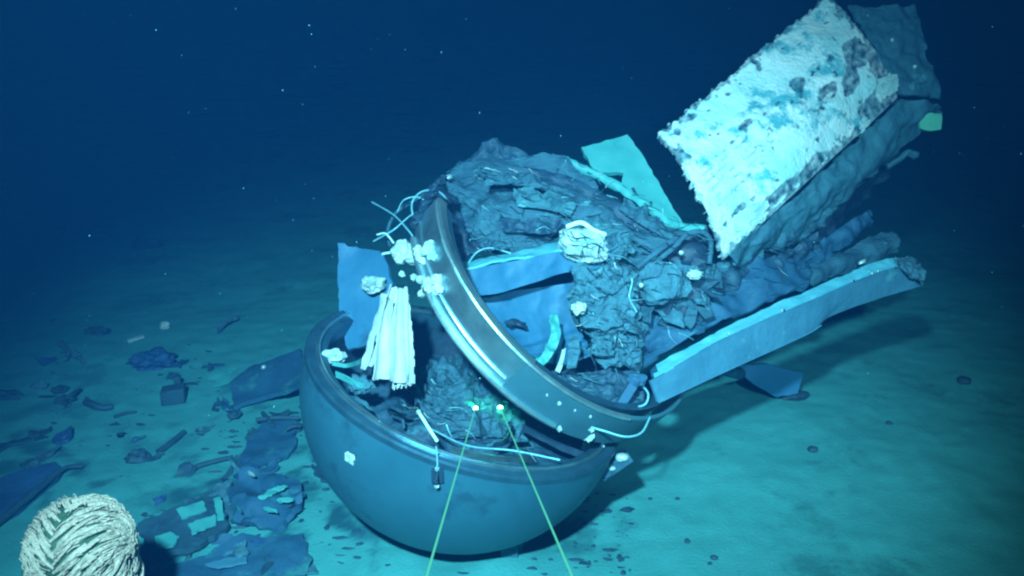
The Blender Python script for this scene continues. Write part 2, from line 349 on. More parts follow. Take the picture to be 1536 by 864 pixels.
# ------------------------------------------------------------------ the broken hull ring
RC = at(806, 462, 4.42) + N(.62 * X + .587 * UP - .52 * FW) * .078; RR = 0.785
RAX = N(.62 * X + .587 * UP - .52 * FW)
E1 = N(.687 * X - .727 * UP)
ring = thing('hull_ring', RC - E1 * RR, 'tilted broken metal hull ring with bright streaks leaning inside the dome', 'ring')
def make_ring():
    w = .178
    prof = [(RR, .0), (RR, w), (RR - .02, w + .004), (RR - .05, w), (RR - .05, 0)]
    V, Fc = revolve(prof, RC, RAX, E1, -75, -20, 40); 
    # e2 must run towards the viewer and down: revolve's own e2 = axis x e1
    e2 = np.cross(RAX, E1); s = 1 if e2 @ (-X - UP) > 0 else -1
    def arc(p, a0, a1, seg): return revolve(p, RC, RAX, E1, s * a0, s * a1, seg)
    def fix(t): 
        V, Fc = t; return V, ([tuple(reversed(f)) for f in Fc] if s < 0 else Fc)
    b = link('band', *fix(arc(prof, 80, 150, 90)), 'ring', ring, smooth=30)
    prof2 = [(RR + .002, -.03), (RR + .006, -.024), (RR + .006, w), (RR + .002, w + .006), (RR - .012, w + .006), (RR - .012, -.03)]
    c = link('coated_band', *fix(arc(prof2, -4, 82, 70)), 'ringmatte', ring, smooth=30); c['label'] = 'matte grey coated stretch of the ring band'
    for (h0, h1, dr, m, a0, a1) in ((-.016, .006, .016, 'ringlip', 60, 142), (w - .004, w + .012, .010, 'ringlip', 40, 147), (.040, .050, .006, 'ring', 83, 150)):
        link('lip', *fix(arc([(RR - .01, h0), (RR + dr, h0), (RR + dr + .004, (h0 + h1) / 2), (RR + dr, h1), (RR - .01, h1)], a0, a1, 70)), m, ring, smooth=35)
    inner = [(RR - .052, .0), (RR - .052, w - .01), (RR - .10, w - .03), (RR - .10, .02)]
    link('inner_flange', *fix(arc(inner, -2, 149, 90)), 'rim', ring, smooth=30)
    def pt(a, h, r=RR): 
        g = math.radians(s * a); return RC + r * (math.cos(g) * E1 + math.sin(g) * e2) + h * RAX
    e_ = [N(E1 - .3 * RAX), RAX, N(pt(26, 0) - RC)]
    def stick(px, py, rad, name, m, seed):
        p = depsgraph_hit(px, py); return link(name, *lump(p, rad, seed, .5, 2.2, 3, e_), m, ring)
    for k, (px, py, r) in enumerate(((838, 641, .014), (841, 652, .015), (787, 629, .010), (904, 668, .009), (820, 592, .006), (838, 604, .010), (862, 615, .006), (885, 624, .007))): stick(px, py, (r, r, r * .8), 'bolt', 'bolt', k)
    stick(848, 664, (.042, .020, .012), 'paint_flake', 'foam', 5)
    stick(882, 672, (.032, .036, .02), 'paint_drip', 'foam', 6); stick(884, 655, (.014, .03, .012), 'paint_drip', 'foam', 8); stick(886, 643, (.016, .014, .010), 'paint_drip', 'foam', 9)
    w0 = depsgraph_hit(887, 641); dw = float((w0 - CAMP) @ FW)
    link('loose_wire', *tube([w0, at(908, 647, dw - .02), at(938, 655, dw - .02), at(962, 649, dw + .02), at(975, 626, dw + .10)], .0045, 30, 6), 'wire', ring)
    # raw top end: torn laminate stubs
    for k in range(7):
        a = 147 + 1.6 * k; p = pt(a, .02 + .028 * k, RR - .02)
        link('torn_stub', *lump(p - E1 * .03, (.03, .022, .05), k, .5, 2.5, 2, [RAX, E1, N(np.cross(RAX, E1))]), 'dark', ring)
make_ring()

def shard(c, size, seed, flat=None, asp=.6):
    r = random.Random(seed * 13 + 5); n = N([r.gauss(0, 1), r.gauss(0, 1) - .6, r.gauss(0, 1) + .4]) if flat is None else N(np.asarray(flat) + .35 * np.array([r.gauss(0, 1) for _ in range(3)]))
    a = N(np.cross(n, [r.gauss(0, 1), r.gauss(0, 1), r.gauss(0, 1)])); b = np.cross(n, a); m = r.randint(4, 7)
    O = [c + size * (a * math.cos(2 * math.pi * (k + r.uniform(-.25, .25)) / m) * r.uniform(.7, 1.25) + b * asp * math.sin(2 * math.pi * (k + r.uniform(-.25, .25)) / m) * r.uniform(.6, 1.2)) for k in range(m)]
    return plate(O, .008 + .006 * r.random(), size * .35, 1.6 / size, size * .34, .35, seed, up=n)

# ------------------------------------------------------------------ wreckage inside the dome
def one(name, VF, m, label, cat, group=None, origin=None, smooth=40):
    return tag(link(name, *VF, m, origin=origin, smooth=smooth), label, cat, group)
def fill():
    n = 90; V = []; Fc = []; e1 = N(X - AX * (X @ AX)); e2 = np.cross(AX, e1)
    for i in range(n):
        for j in range(n):
            u, v = 2 * i / (n - 1) - 1, 2 * j / (n - 1) - 1
            x, y = u * math.sqrt(1 - v * v / 2) * .63, v * math.sqrt(1 - u * u / 2) * .63
            p = DC + e1 * x + e2 * y; d = 0.8 * fbm(p, 3.2, 5) + .5 * (0.4 - abs(noise.noise(Vector(p) * 6)))
            V.append(p - AX * (.17 - .10 * d + .05 * (x * x + y * y)))
    for i in range(n - 1):
        for j in range(n - 1): Fc.append((i * n + j, (i + 1) * n + j, (i + 1) * n + j + 1, i * n + j + 1))
    V = np.array(V); return thicken(V, Fc, normals(V, Fc), .03)
cln = thing('crushed_lining', DC - AX * .3, 'dark crushed lining that fills the upturned dome under the ring', 'lining')
link('lining', *fill(), 'carbon', cln)
for k in range(46):
    r_ = random.Random(k + 400); px, py = r_.uniform(510, 930), r_.uniform(545, 690)
    p = in_dome(px, py, .06 + .05 * r_.random()); q = p - DC
    if np.linalg.norm(q - AX * (q @ AX)) > .58 or (600 < px < 780 and py < 660): continue
    link('shard', *shard(p, r_.uniform(.035, .11), k, AX, r_.uniform(.2, .6)), ('dark', 'carbon', 'carbon2', 'scrap', 'crumb')[k % 5], cln)
def foil():
    rows = [[in_dome(625, 552, .12), in_dome(690, 535, .10), in_dome(750, 545, .10)], [in_dome(618, 590, .11), in_dome(690, 580, .07), in_dome(765, 590, .08)], [in_dome(628, 625, .11), in_dome(700, 625, .06), in_dome(785, 635, .07)], [in_dome(655, 662, .15), in_dome(715, 664, .13), in_dome(795, 668, .14)]]
    return loft(rows, 120, 120, .006, .050, 9, 3, .06, 12, fold=lambda u, v: .022 * abs(math.sin(u * 13 + v * 8 + 2 * noise.noise((u * 5, v * 5, 1)))))
one('crumpled_mat', foil(), 'laminate', 'crumpled grey fibre mat under the green laser dots', 'mat')
def strip(pts, w, th, name, m, label, cat='strip', seed=0, dirv=None, amp=.006):
    P = cat_rom(np.array(pts), 16); d = N(dirv) if dirv is not None else N(UP - .3 * FW)
    return one(name, loft([P - d * w / 2, P + d * w / 2], 8, 40, th, amp, 9, seed, .04, 14), m, label, cat)
rod = thing('bent_rod', in_dome(655, 660, .0), 'thin pale bent rod sticking up inside the dome beside the left laser', 'rod')
link('shaft', *tube([in_dome(628, 618, -.06), in_dome(645, 645, -.03), in_dome(656, 662, .0)], .007, 12, 7), 'wirew', rod); link('tip', *lump(in_dome(628, 618, -.06), .012, 1, .2, 2, 2), 'bolt', rod)
# dark scraps at the front of the dome's mouth
for k, (x0, y0, x1, y1, w, dr, m, lb) in enumerate((
    (670, 672, 800, 690, .035, .0, 'rimshine', 'thin bright edge strip lying along the front of the dome rim'),
    (780, 640, 905, 692, .05, .05, 'dark', 'black strip lying below the coated band of the ring'),
    (740, 668, 770, 640, .03, .03, 'dark', 'short black splinter standing between the laser dots and the rim'),
    (500, 560, 560, 580, .04, -.02, 'pale', 'small pale strip lying in the left corner of the dome'),
    (495, 545, 545, 540, .025, -.03, 'pale', 'thin pale sliver beside the white tuft in the dome'))):
    strip([in_dome(x0, y0, dr), in_dome((x0 + x1) / 2 + 3, (y0 + y1) / 2 + 6, dr - .01), in_dome(x1, y1, dr)], w, .008, 'splinter' if k else 'edge_strip', m, lb, seed=k)
one('foam_tuft', lump(in_dome(500, 535, -.03), (.055, .04, .03), 3, .6, 2.4, 3), 'foam', 'bright white tuft at the left end inside the dome', 'foam')
one('foam_tuft', lump(in_dome(540, 578, -.01), (.05, .035, .04), 5, .6, 2.4, 3), 'crumb', 'grey foam tuft inside the dome rim left of the white cloth', 'foam')
def cloth():
    rows = []
    for t, l, r, d in ((0, (583, 425), (612, 432), 4.06), (.25, (572, 460), (617, 465), 3.98), (.5, (563, 500), (620, 500), 3.92), (.75, (560, 540), (622, 540), 3.88), (1, (558, 572), (621, 580), 3.86)):
        rows.append([at(l[0] + (r[0] - l[0]) * u, l[1] + (r[1] - l[1]) * u, d + .02 * math.sin(u * 9)) for u in np.linspace(0, 1, 6)])
    return loft(rows, 70, 60, .004, .006, 9, 4, .03, 30, fold=lambda u, v: .034 * math.sin(v * 7.2 + 2.0 + .8 * u) * (0.35 + .65 * u) + .003 * math.sin(v * 26 - u * 2))
cl = thing('torn_cloth', at(590, 585, 3.86), 'bright white pleated torn cloth hanging into the dome', 'cloth')
link('sheet', *cloth(), 'white', cl)
for k, (a, b, c) in enumerate((((578, 440), (560, 500), (545, 553)), ((588, 450), (572, 505), (553, 548)))):
    link('loose_pleat', *loft([[at(p[0] - 4, p[1], 4.0) for p in (a, b, c)], [at(p[0] + 4, p[1] + 2, 3.96) for p in (a, b, c)]], 6, 30, .006, .01, 12, k), 'white', cl)
link('frayed_hem', *join(*[tube([at(590 + 2.2 * k, 575 + 4 * math.sin(k), 3.85), at(589 + 2.2 * k, 583 - .5 * k + 3 * math.sin(k * 2.3), 3.83)], .003, 4, 5) for k in range(14)]), 'white', cl)
one('upright_board', plate(ats([(506, 364, 4.62), (540, 372, 4.6), (574, 378, 4.55), (590, 425, 4.45), (568, 480, 4.4), (556, 515, 4.35), (522, 524, 4.4), (508, 470, 4.5)]), .02, .02, 4, .03, .25, 2), 'blue', 'smooth blue panel standing upright at the left of the dome', 'panel')

# white foam beads clinging to the top of the ring
def beads(spots, name, label):
    t = thing(name, at(*spots[0][:3]), label, 'foam')
    for k, (px, py, d, r) in enumerate(spots):
        h = depsgraph_hit(px, py); dd = float((h - CAMP) @ FW); d = dd - r * .5 if 3.6 < dd < 4.6 else d
        link('bead', *lump(at(px, py, d), r, k * 1.3 + px, .45, 1.8, 3), 'foam', t)
beads([(604, 376, 4.12, .050), (618, 384, 4.12, .035), (630, 380, 4.14, .030), (643, 374, 4.14, .036), (600, 390, 4.12, .022), (649, 384, 4.13, .022), (634, 390, 4.12, .018)], 'foam_cluster', 'larger white foam cluster on top of the ring beside the wire loop')
beads([(642, 424, 4.04, .028), (655, 420, 4.05, .026), (657, 434, 4.04, .022), (630, 419, 4.06, .018), (620, 416, 4.06, .016), (633, 440, 4.03, .018), (644, 434, 4.04, .018), (603, 411, 4.07, .015)], 'foam_cluster', 'smaller white foam cluster partway down the ring')
one('foam_lump', lump(at(559, 426, 4.42), (.055, .06, .04), 9, .5, 2, 3), 'foam', 'pale foam lump in front of the upright blue panel', 'foam')
# wires at the torn end
def wire(pts, r, label, m='wire', n=40): one('wire', tube(ats(pts), r, n, 6), m, label, 'wire')
wire([(637, 352, 4.2), (622, 330, 4.2), (618, 305, 4.25), (632, 288, 4.3), (655, 286, 4.35), (672, 300, 4.4)], .0045, 'pale wire standing in a tall loop above the ring')
wire([(558, 303, 4.5), (590, 322, 4.35), (612, 345, 4.2), (624, 362, 4.15)], .004, 'thin straight wire running from upper left into the foam cluster')
wire([(566, 352, 4.3), (577, 350, 4.25), (584, 356, 4.2), (590, 364, 4.15)], .005, 'short crooked white wire at the left of the foam cluster', 'wirew')
wire([(574, 381, 4.2), (585, 379, 4.16), (598, 378, 4.12)], .006, 'short straight white wire stub left of the foam cluster', 'wirew')
wire([(585, 370, 4.35), (582, 345, 4.4), (592, 322, 4.45), (610, 308, 4.5), (640, 290, 4.6)], .009, 'thick dark cable arching behind the wire loop', 'carbon2')
wire([(868, 378, 4.2), (872, 366, 4.2), (890, 362, 4.22), (905, 370, 4.24)], .004, 'fine wire curl beside the white foam block')

wire([(560, 362, 4.3), (590, 345, 4.25), (618, 322, 4.3), (640, 318, 4.3), (668, 330, 4.36)], .0035, 'fine wire crossing behind the tall wire loop')
wire([(596, 318, 4.35), (606, 300, 4.4), (628, 296, 4.4), (645, 312, 4.36), (640, 345, 4.25)], .0035, 'fine wire forming a small loop inside the tall loop')
wire([(700, 398, 4.35), (716, 378, 4.38), (738, 372, 4.4), (766, 380, 4.42)], .004, 'fine wire lying over the left end of the blue trough')
wire([(935, 405, 4.28), (948, 420, 4.26), (944, 446, 4.24), (955, 468, 4.26)], .0045, 'pale wire hanging on the right side of the crumbled foam')
wire([(960, 575, 4.1), (972, 590, 4.05), (968, 606, 4.02), (950, 612, 4.0)], .005, 'short wire curling at the root of the long rail')
wire([(640, 640, 4.0), (700, 668, 3.86), (770, 676, 3.78), (840, 690, 3.74)], .004, 'long thin wire lying along the front inside of the dome rim')
# ------------------------------------------------------------------ crushed hull skin
def skin(name, rows, label, m='carbon', nu=50, nv=70, th=.012, amp=.05, sc=4, seed=0, rag=.05, rs=10, fold=None, cat='hull skin', holes=0.0):
    return one(name, loft([ats(r) for r in rows], nu, nv, th, amp, sc, seed, rag, rs, fold, holes=holes), m, label, cat)
skin('hull_skin', [
    [(652, 268, 4.9), (700, 246, 4.95), (760, 250, 4.95), (830, 248, 4.95), (890, 278, 4.9), (960, 322, 4.8), (1050, 345, 4.7)],
    [(664, 285, 4.75), (715, 285, 4.75), (775, 285, 4.75), (835, 290, 4.75), (890, 312, 4.7), (950, 345, 4.65), (1040, 368, 4.6)],
    [(684, 322, 4.6), (725, 325, 4.6), (785, 325, 4.58), (840, 325, 4.58), (885, 340, 4.58), (935, 365, 4.55), (1010, 392, 4.5)],
    [(718, 380, 4.55), (755, 382, 4.52), (800, 378, 4.5), (845, 368, 4.5), (885, 368, 4.52), (925, 388, 4.5), (985, 412, 4.5)]],
    'large dark draped sheet of torn hull skin across the top of the wreck', 'carbon2', 90, 130, .014, .055, 3.6, 1, .04, 9,
    fold=lambda u, v: .05 * math.sin(u * 11 + v * 4) * math.sin(v * 3.1))
skin('hull_shard', [[(700, 245, 5.0), (742, 206, 5.0), (750, 210, 5.0), (800, 238, 5.0)], [(668, 262, 4.95), (720, 262, 4.95), (770, 262, 4.95), (830, 265, 4.95)]],
     'dark peaked shard rising at the top of the hull skin', 'carbon', 40, 60, .012, .05, 6, 2, .08, 14)
skin('curled_skin', [
    [(655, 270, 4.75), (668, 285, 4.68), (690, 310, 4.6), (712, 345, 4.55), (726, 382, 4.5)],
    [(640, 290, 4.6), (652, 305, 4.55), (672, 325, 4.5), (692, 355, 4.45), (704, 388, 4.42)],
    [(632, 330, 4.55), (645, 345, 4.52), (660, 360, 4.5), (678, 380, 4.45), (690, 400, 4.42)]],
    'dark curled flap of hull skin above the ring with a bright bolt', 'dark', 50, 60, .02, .05, 6, 3, .06, 12)
one('pale_bolt', lump(at(667, 333, 4.42), .020, 4, .3, 2, 2), 'bolt', 'single bright bolt head on the dark curled flap', 'bolt')
one('pale_chip', lump(at(674, 265, 4.72), (.014, .022, .012), 5, .8, 2, 2), 'bolt', 'bright chip at the upper left corner of the hull skin', 'chip')
# ribs: three long rolled edges sweeping down to the right
for k, (pts, r, m, lb) in enumerate((
    ([(850, 243, 4.92), (905, 268, 4.88), (960, 302, 4.8), (1005, 335, 4.72), (1058, 345, 4.62)], .026, 'pale', 'pale rolled edge strip sweeping below the L shaped panel'),
    ([(770, 258, 4.82), (850, 275, 4.8), (910, 305, 4.75), (965, 345, 4.68), (1010, 362, 4.6), (1062, 356, 4.52)], .040, 'carbon', 'dark rolled rib sweeping across the hull skin to the right'),
    ([(770, 276, 4.68), (840, 286, 4.66), (890, 315, 4.62), (945, 352, 4.56), (1000, 385, 4.48)], .022, 'carbon2', 'thin dusty rib on the hull skin above the foam block'))):
    P = cat_rom(np.array(ats(pts)), 60); V, Fc = tube(P, r, 80, 9)
    V = np.array([v + .35 * r * np.array([noise.noise(Vector(v) * 18), noise.noise(Vector(v) * 18 + Vector((9, 0, 0))), noise.noise(Vector(v) * 18 + Vector((0, 9, 0)))]) for v in V])
    one('hull_rib', (V, Fc), m, lb, 'rib')
for k, (a, b, m, lb) in enumerate((
    ([(715, 262, 4.72), (770, 262, 4.70), (830, 272, 4.68)], [(722, 284, 4.62), (775, 280, 4.62), (838, 290, 4.6)], 'laminate', 'dusty flap lying along the top of the hull skin'),
    ([(762, 290, 4.6), (815, 288, 4.6), (868, 304, 4.58)], [(772, 312, 4.52), (822, 318, 4.5), (862, 330, 4.5)], 'laminate2', 'paler torn flap in the middle of the hull skin'),
    ([(742, 322, 4.54), (790, 330, 4.5), (850, 332, 4.5)], [(746, 350, 4.46), (795, 352, 4.44), (842, 350, 4.44)], 'carbon', 'dark torn flap low on the hull skin above the trough'),
    ([(690, 295, 4.60), (708, 318, 4.55), (728, 352, 4.5), (738, 384, 4.46)], [(712, 290, 4.6), (732, 318, 4.54), (750, 350, 4.48), (762, 380, 4.44)], 'laminate', 'long dusty flap hanging down the left end of the hull skin'),
    ([(880, 318, 4.56), (920, 340, 4.52), (965, 372, 4.46)], [(872, 334, 4.5), (912, 356, 4.46), (955, 384, 4.42)], 'laminate2', 'streaked flap behind the white foam block'),
    ([(930, 296, 4.74), (975, 325, 4.68), (1020, 350, 4.6)], [(922, 310, 4.68), (966, 340, 4.62), (1010, 364, 4.54)], 'laminate', 'dusty flap under the pale rolled edge strip'))):
    one('hull_flap', loft([ats(a), ats([((x0 + x1) / 2, (y0 + y1) / 2, (d0 + d1) / 2 - .03) for (x0, y0, d0), (x1, y1, d1) in zip(a, b)]), ats(b)], 26, 50, .008, .045, 7, k + 20, .10, 16), m, lb, 'flap')
lp = thing('l_shaped_panel', at(985, 320, 4.95), 'pale turquoise L shaped panel leaning beside the white fairing', 'panel')
link('board', *plate(ats([(872, 221, 5.12), (941, 200, 5.12), (958, 224, 5.1), (984, 267, 5.03), (1009, 313, 4.96), (1028, 343, 4.9), (981, 336, 4.88), (955, 312, 4.92), (940, 296, 4.95), (932, 276, 5.0), (935, 261, 5.03), (892, 259, 5.06)]), .03, .02, 5, .025, .18, 3), 'pale', lp)
link('tear', *tube(ats([(949, 282, 4.97), (958, 298, 4.95), (968, 306, 4.93), (978, 303, 4.92)]), .008, 20, 6), 'dark', lp)

# blue trough, foam block, crumbled foam
tr = thing('blue_trough', at(780, 430, 4.35), 'smooth blue curved trough crossing above the ring', 'trough')
top_b = [(678, 398, 4.34), (735, 386, 4.42), (790, 374, 4.48), (840, 366, 4.52), (900, 380, 4.55)]
top_f = [(680, 410, 4.20), (735, 398, 4.26), (790, 388, 4.32), (840, 378, 4.37), (900, 392, 4.42)]
bot_f = [(692, 444, 4.24), (745, 440, 4.28), (800, 424, 4.34), (850, 408, 4.40), (905, 402, 4.44)]
link('front_face', *loft([ats(top_f), ats(bot_f)], 14, 50, .014, .012, 5, 1), 'blue', tr)
link('top_face', *loft([ats(top_b), [p + UP * .001 for p in ats(top_f)]], 10, 50, .012, .014, 7, 2, .03, 16), 'littop', tr)  # lighter than the front face: the lit top is painted in
fb = thing('foam_block', at(880, 395, 4.36), 'broken white foam block at the right end of the blue trough', 'foam')
link('block', *lump(at(876, 366, 4.38), (.125, .085, .09), 17, .28, 1.5, 4, [N(X - .15 * UP), N(UP + .15 * X), -FW], .12), 'foam', fb)
link('grey_end', *lump(at(918, 372, 4.44), (.07, .10, .07), 12, .4, 2, 4, None, .3), 'crumb', fb)
link('bent_edge', *tube(ats([(850, 340, 4.32), (872, 334, 4.3), (890, 345, 4.3), (908, 352, 4.32)]), .011, 20, 6), 'wirew', fb)
def clump():
    rnd = random.Random(8); parts = []
    for k in range(150):
        t = rnd.random(); cx = 905 + (rnd.random() - .5) * (88 - 40 * abs(t - .35)); cy_ = 402 + 140 * t
        if t > .62: cx = 925 + (rnd.random() - .5) * (68 - 50 * (t - .62))
        parts.append(lump(at(cx, cy_, 4.22 + .12 * rnd.random() + .10 * abs((cx - 908) / 50)), [rnd.uniform(.014, .048) for _ in range(3)], k, .8, 2.4, 2, None, .6))
    return join(*parts)
cr = thing('foam_clump', at(915, 560, 4.3), 'large grey clump of crumbled foam hanging in the middle of the wreck', 'foam')
link('crumbs', *clump(), 'crumb', cr); link('core', *lump(at(910, 465, 4.40), (.14, .26, .12), 3, .4, 1.6, 4), 'crumb', cr)
link('bright_crumb', *lump(at(868, 462, 4.18), (.035, .04, .03), 4, .4, 2, 3), 'foam', cr)
one('torn_strip', loft([ats([(822, 468, 4.3), (824, 500, 4.27), (812, 532, 4.2), (800, 540, 4.18)]), ats([(838, 470, 4.3), (842, 505, 4.27), (830, 535, 4.2), (812, 552, 4.18)])], 12, 40, .01, .03, 9, 2, .06, 18), 'pale', 'pale turquoise torn strip left of the crumbled foam', 'strip')
one('torn_strip', loft([ats([(843, 522, 4.2), (838, 540, 4.18), (830, 558, 4.15)]), ats([(850, 520, 4.2), (846, 542, 4.18), (838, 562, 4.15)])], 8, 26, .008, .015, 12, 3, .06, 20), 'foam', 'small bright torn tip hanging inside the ring', 'strip')
one('torn_strip', loft([ats([(852, 500, 4.3), (850, 530, 4.25), (848, 550, 4.2)]), ats([(868, 498, 4.3), (872, 530, 4.25), (864, 552, 4.2)])], 10, 30, .01, .03, 9, 6, .06, 20), 'crumb', 'dusty grey torn strip under the crumbled foam', 'strip')
# blue shell seen through the ring
skin('inner_panel', [
    [(712, 446, 4.42), (760, 436, 4.48), (815, 428, 4.55), (870, 420, 4.6)],
    [(728, 475, 4.40), (775, 470, 4.50), (820, 465, 4.56), (870, 455, 4.6)],
    [(752, 510, 4.34), (790, 512, 4.44), (830, 505, 4.5), (875, 495, 4.55)],
    [(785, 540, 4.28), (815, 545, 4.34), (850, 545, 4.4), (890, 535, 4.45)]], 'smooth blue panel with a dark gash seen through the ring', 'blue', 50, 60, .012, .012, 4, 3, .02, 9,
    fold=lambda u, v: .05 * max(0, u - .55) * math.sin(u * 40 + v * 6), cat='panel')
skin('gash_shade', [[(752, 482, 4.36), (772, 478, 4.40), (792, 486, 4.42)], [(758, 492, 4.35), (776, 492, 4.38), (796, 496, 4.41)]], 'small dark sheet for the shade of a hole in the blue panel inside the ring', 'dark', 24, 30, .006, .02, 14, 2, .2, 26, cat='patch')  # dark sheet laid over the panel paints the shade of a hole
skin('folded_lining', [[(770, 545, 4.2), (830, 560, 4.25), (890, 560, 4.3), (960, 560, 4.3)], [(800, 580, 4.1), (850, 590, 4.15), (910, 590, 4.2), (965, 585, 4.2)], [(850, 615, 4.05), (890, 622, 4.1), (930, 622, 4.1), (965, 612, 4.15)]],
     'dark folded lining behind the lower end of the ring', 'carbon', 50, 70, .015, .07, 5, 8, .03, 9, cat='lining')
one('bracket_stub', join(box(at(940, 592, 4.02), [N(X * .5 + UP * .8), N(UP * .5 - X * .8), -FW], (.055, .022, .02)), lump(at(955, 570, 4.05), (.045, .03, .03), 2, .4, 2, 3)), 'bluedk', 'small blue bracket stub at the root of the long rail', 'bracket')

# heap at the foot of the fairing
hp = thing('panel_heap', at(1010, 450, 4.5), 'heap of dusty crushed panels below the white fairing', 'wreckage')
link('crushed_panel', *loft([ats(r) for r in ([(955, 398, 4.4), (990, 392, 4.38), (1020, 396, 4.36), (1050, 400, 4.4)], [(950, 425, 4.38), (985, 425, 4.33), (1015, 428, 4.32), (1048, 425, 4.36)], [(958, 448, 4.42), (990, 455, 4.4), (1020, 448, 4.38), (1040, 440, 4.4)])], 40, 50, .014, .05, 6, 4, .08, 14), 'crumb', hp)
link('rolled_edge', *tube(ats([(985, 392, 4.38), (1010, 372, 4.36), (1030, 352, 4.36), (1052, 348, 4.38), (1066, 362, 4.4), (1064, 395, 4.42)]), .013, 40, 8), 'carbon2', hp)
link('strut', *tube(ats([(955, 402, 4.34), (985, 378, 4.36), (1008, 362, 4.4)]), .014, 20, 7), 'carbon2', hp)
link('hollow_shade', *lump(at(1030, 380, 4.52), (.11, .085, .07), 3, .3, 2, 3), 'dark', hp)  # solid black lump stands in for the shade inside a recess
link('bolt', *lump(at(1022, 379, 4.34), (.014, .012, .012), 3, .3, 2, 2), 'bolt', hp); link('bolt', *lump(at(962, 428, 4.3), .013, 3, .3, 2, 2), 'bolt', hp)
link('flake', *lump(at(1042, 412, 4.3), (.035, .03, .02), 6, .6, 2.5, 3), 'foam', hp)
for k in range(34):
    r_ = random.Random(k + 900); link('shard', *shard(at(r_.uniform(945, 1062), r_.uniform(400, 478), 4.44 + .08 * r_.random()), r_.uniform(.05, .13), k + 60, -FW + .5 * UP, r_.uniform(.3, .8)), ('carbon2', 'carbon', 'crumb', 'dark', 'carbon2')[k % 5], hp)
# dark hull side in the shade under the fairing
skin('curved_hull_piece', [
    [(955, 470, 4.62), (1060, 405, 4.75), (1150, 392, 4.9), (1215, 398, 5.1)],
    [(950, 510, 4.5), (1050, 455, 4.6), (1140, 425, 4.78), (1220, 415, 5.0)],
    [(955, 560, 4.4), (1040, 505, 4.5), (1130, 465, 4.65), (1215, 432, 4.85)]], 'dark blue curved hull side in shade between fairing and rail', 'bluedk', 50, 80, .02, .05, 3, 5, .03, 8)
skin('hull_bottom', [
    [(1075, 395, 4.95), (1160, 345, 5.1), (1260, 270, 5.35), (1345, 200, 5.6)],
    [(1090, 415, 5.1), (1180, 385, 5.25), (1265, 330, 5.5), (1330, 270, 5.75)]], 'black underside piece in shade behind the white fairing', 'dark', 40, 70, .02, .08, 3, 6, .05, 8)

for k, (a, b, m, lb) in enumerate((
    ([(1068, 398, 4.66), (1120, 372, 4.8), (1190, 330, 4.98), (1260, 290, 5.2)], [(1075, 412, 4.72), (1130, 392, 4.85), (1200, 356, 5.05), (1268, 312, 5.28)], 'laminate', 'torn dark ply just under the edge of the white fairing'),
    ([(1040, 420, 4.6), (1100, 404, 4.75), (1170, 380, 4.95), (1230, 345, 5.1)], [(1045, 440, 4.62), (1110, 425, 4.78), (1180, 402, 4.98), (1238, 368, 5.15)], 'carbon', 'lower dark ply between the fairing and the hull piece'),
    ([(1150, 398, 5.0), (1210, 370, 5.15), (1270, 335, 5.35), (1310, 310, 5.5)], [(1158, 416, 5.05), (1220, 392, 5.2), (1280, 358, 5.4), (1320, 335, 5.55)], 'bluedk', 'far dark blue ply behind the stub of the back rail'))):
    one('torn_ply', loft([ats(a), ats([((x0 + x1) / 2, (y0 + y1) / 2, (d0 + d1) / 2 - .04) for (x0, y0, d0), (x1, y1, d1) in zip(a, b)]), ats(b)], 30, 80, .012, .05, 6, k + 40, .10, 12), m, lb, 'hull skin')
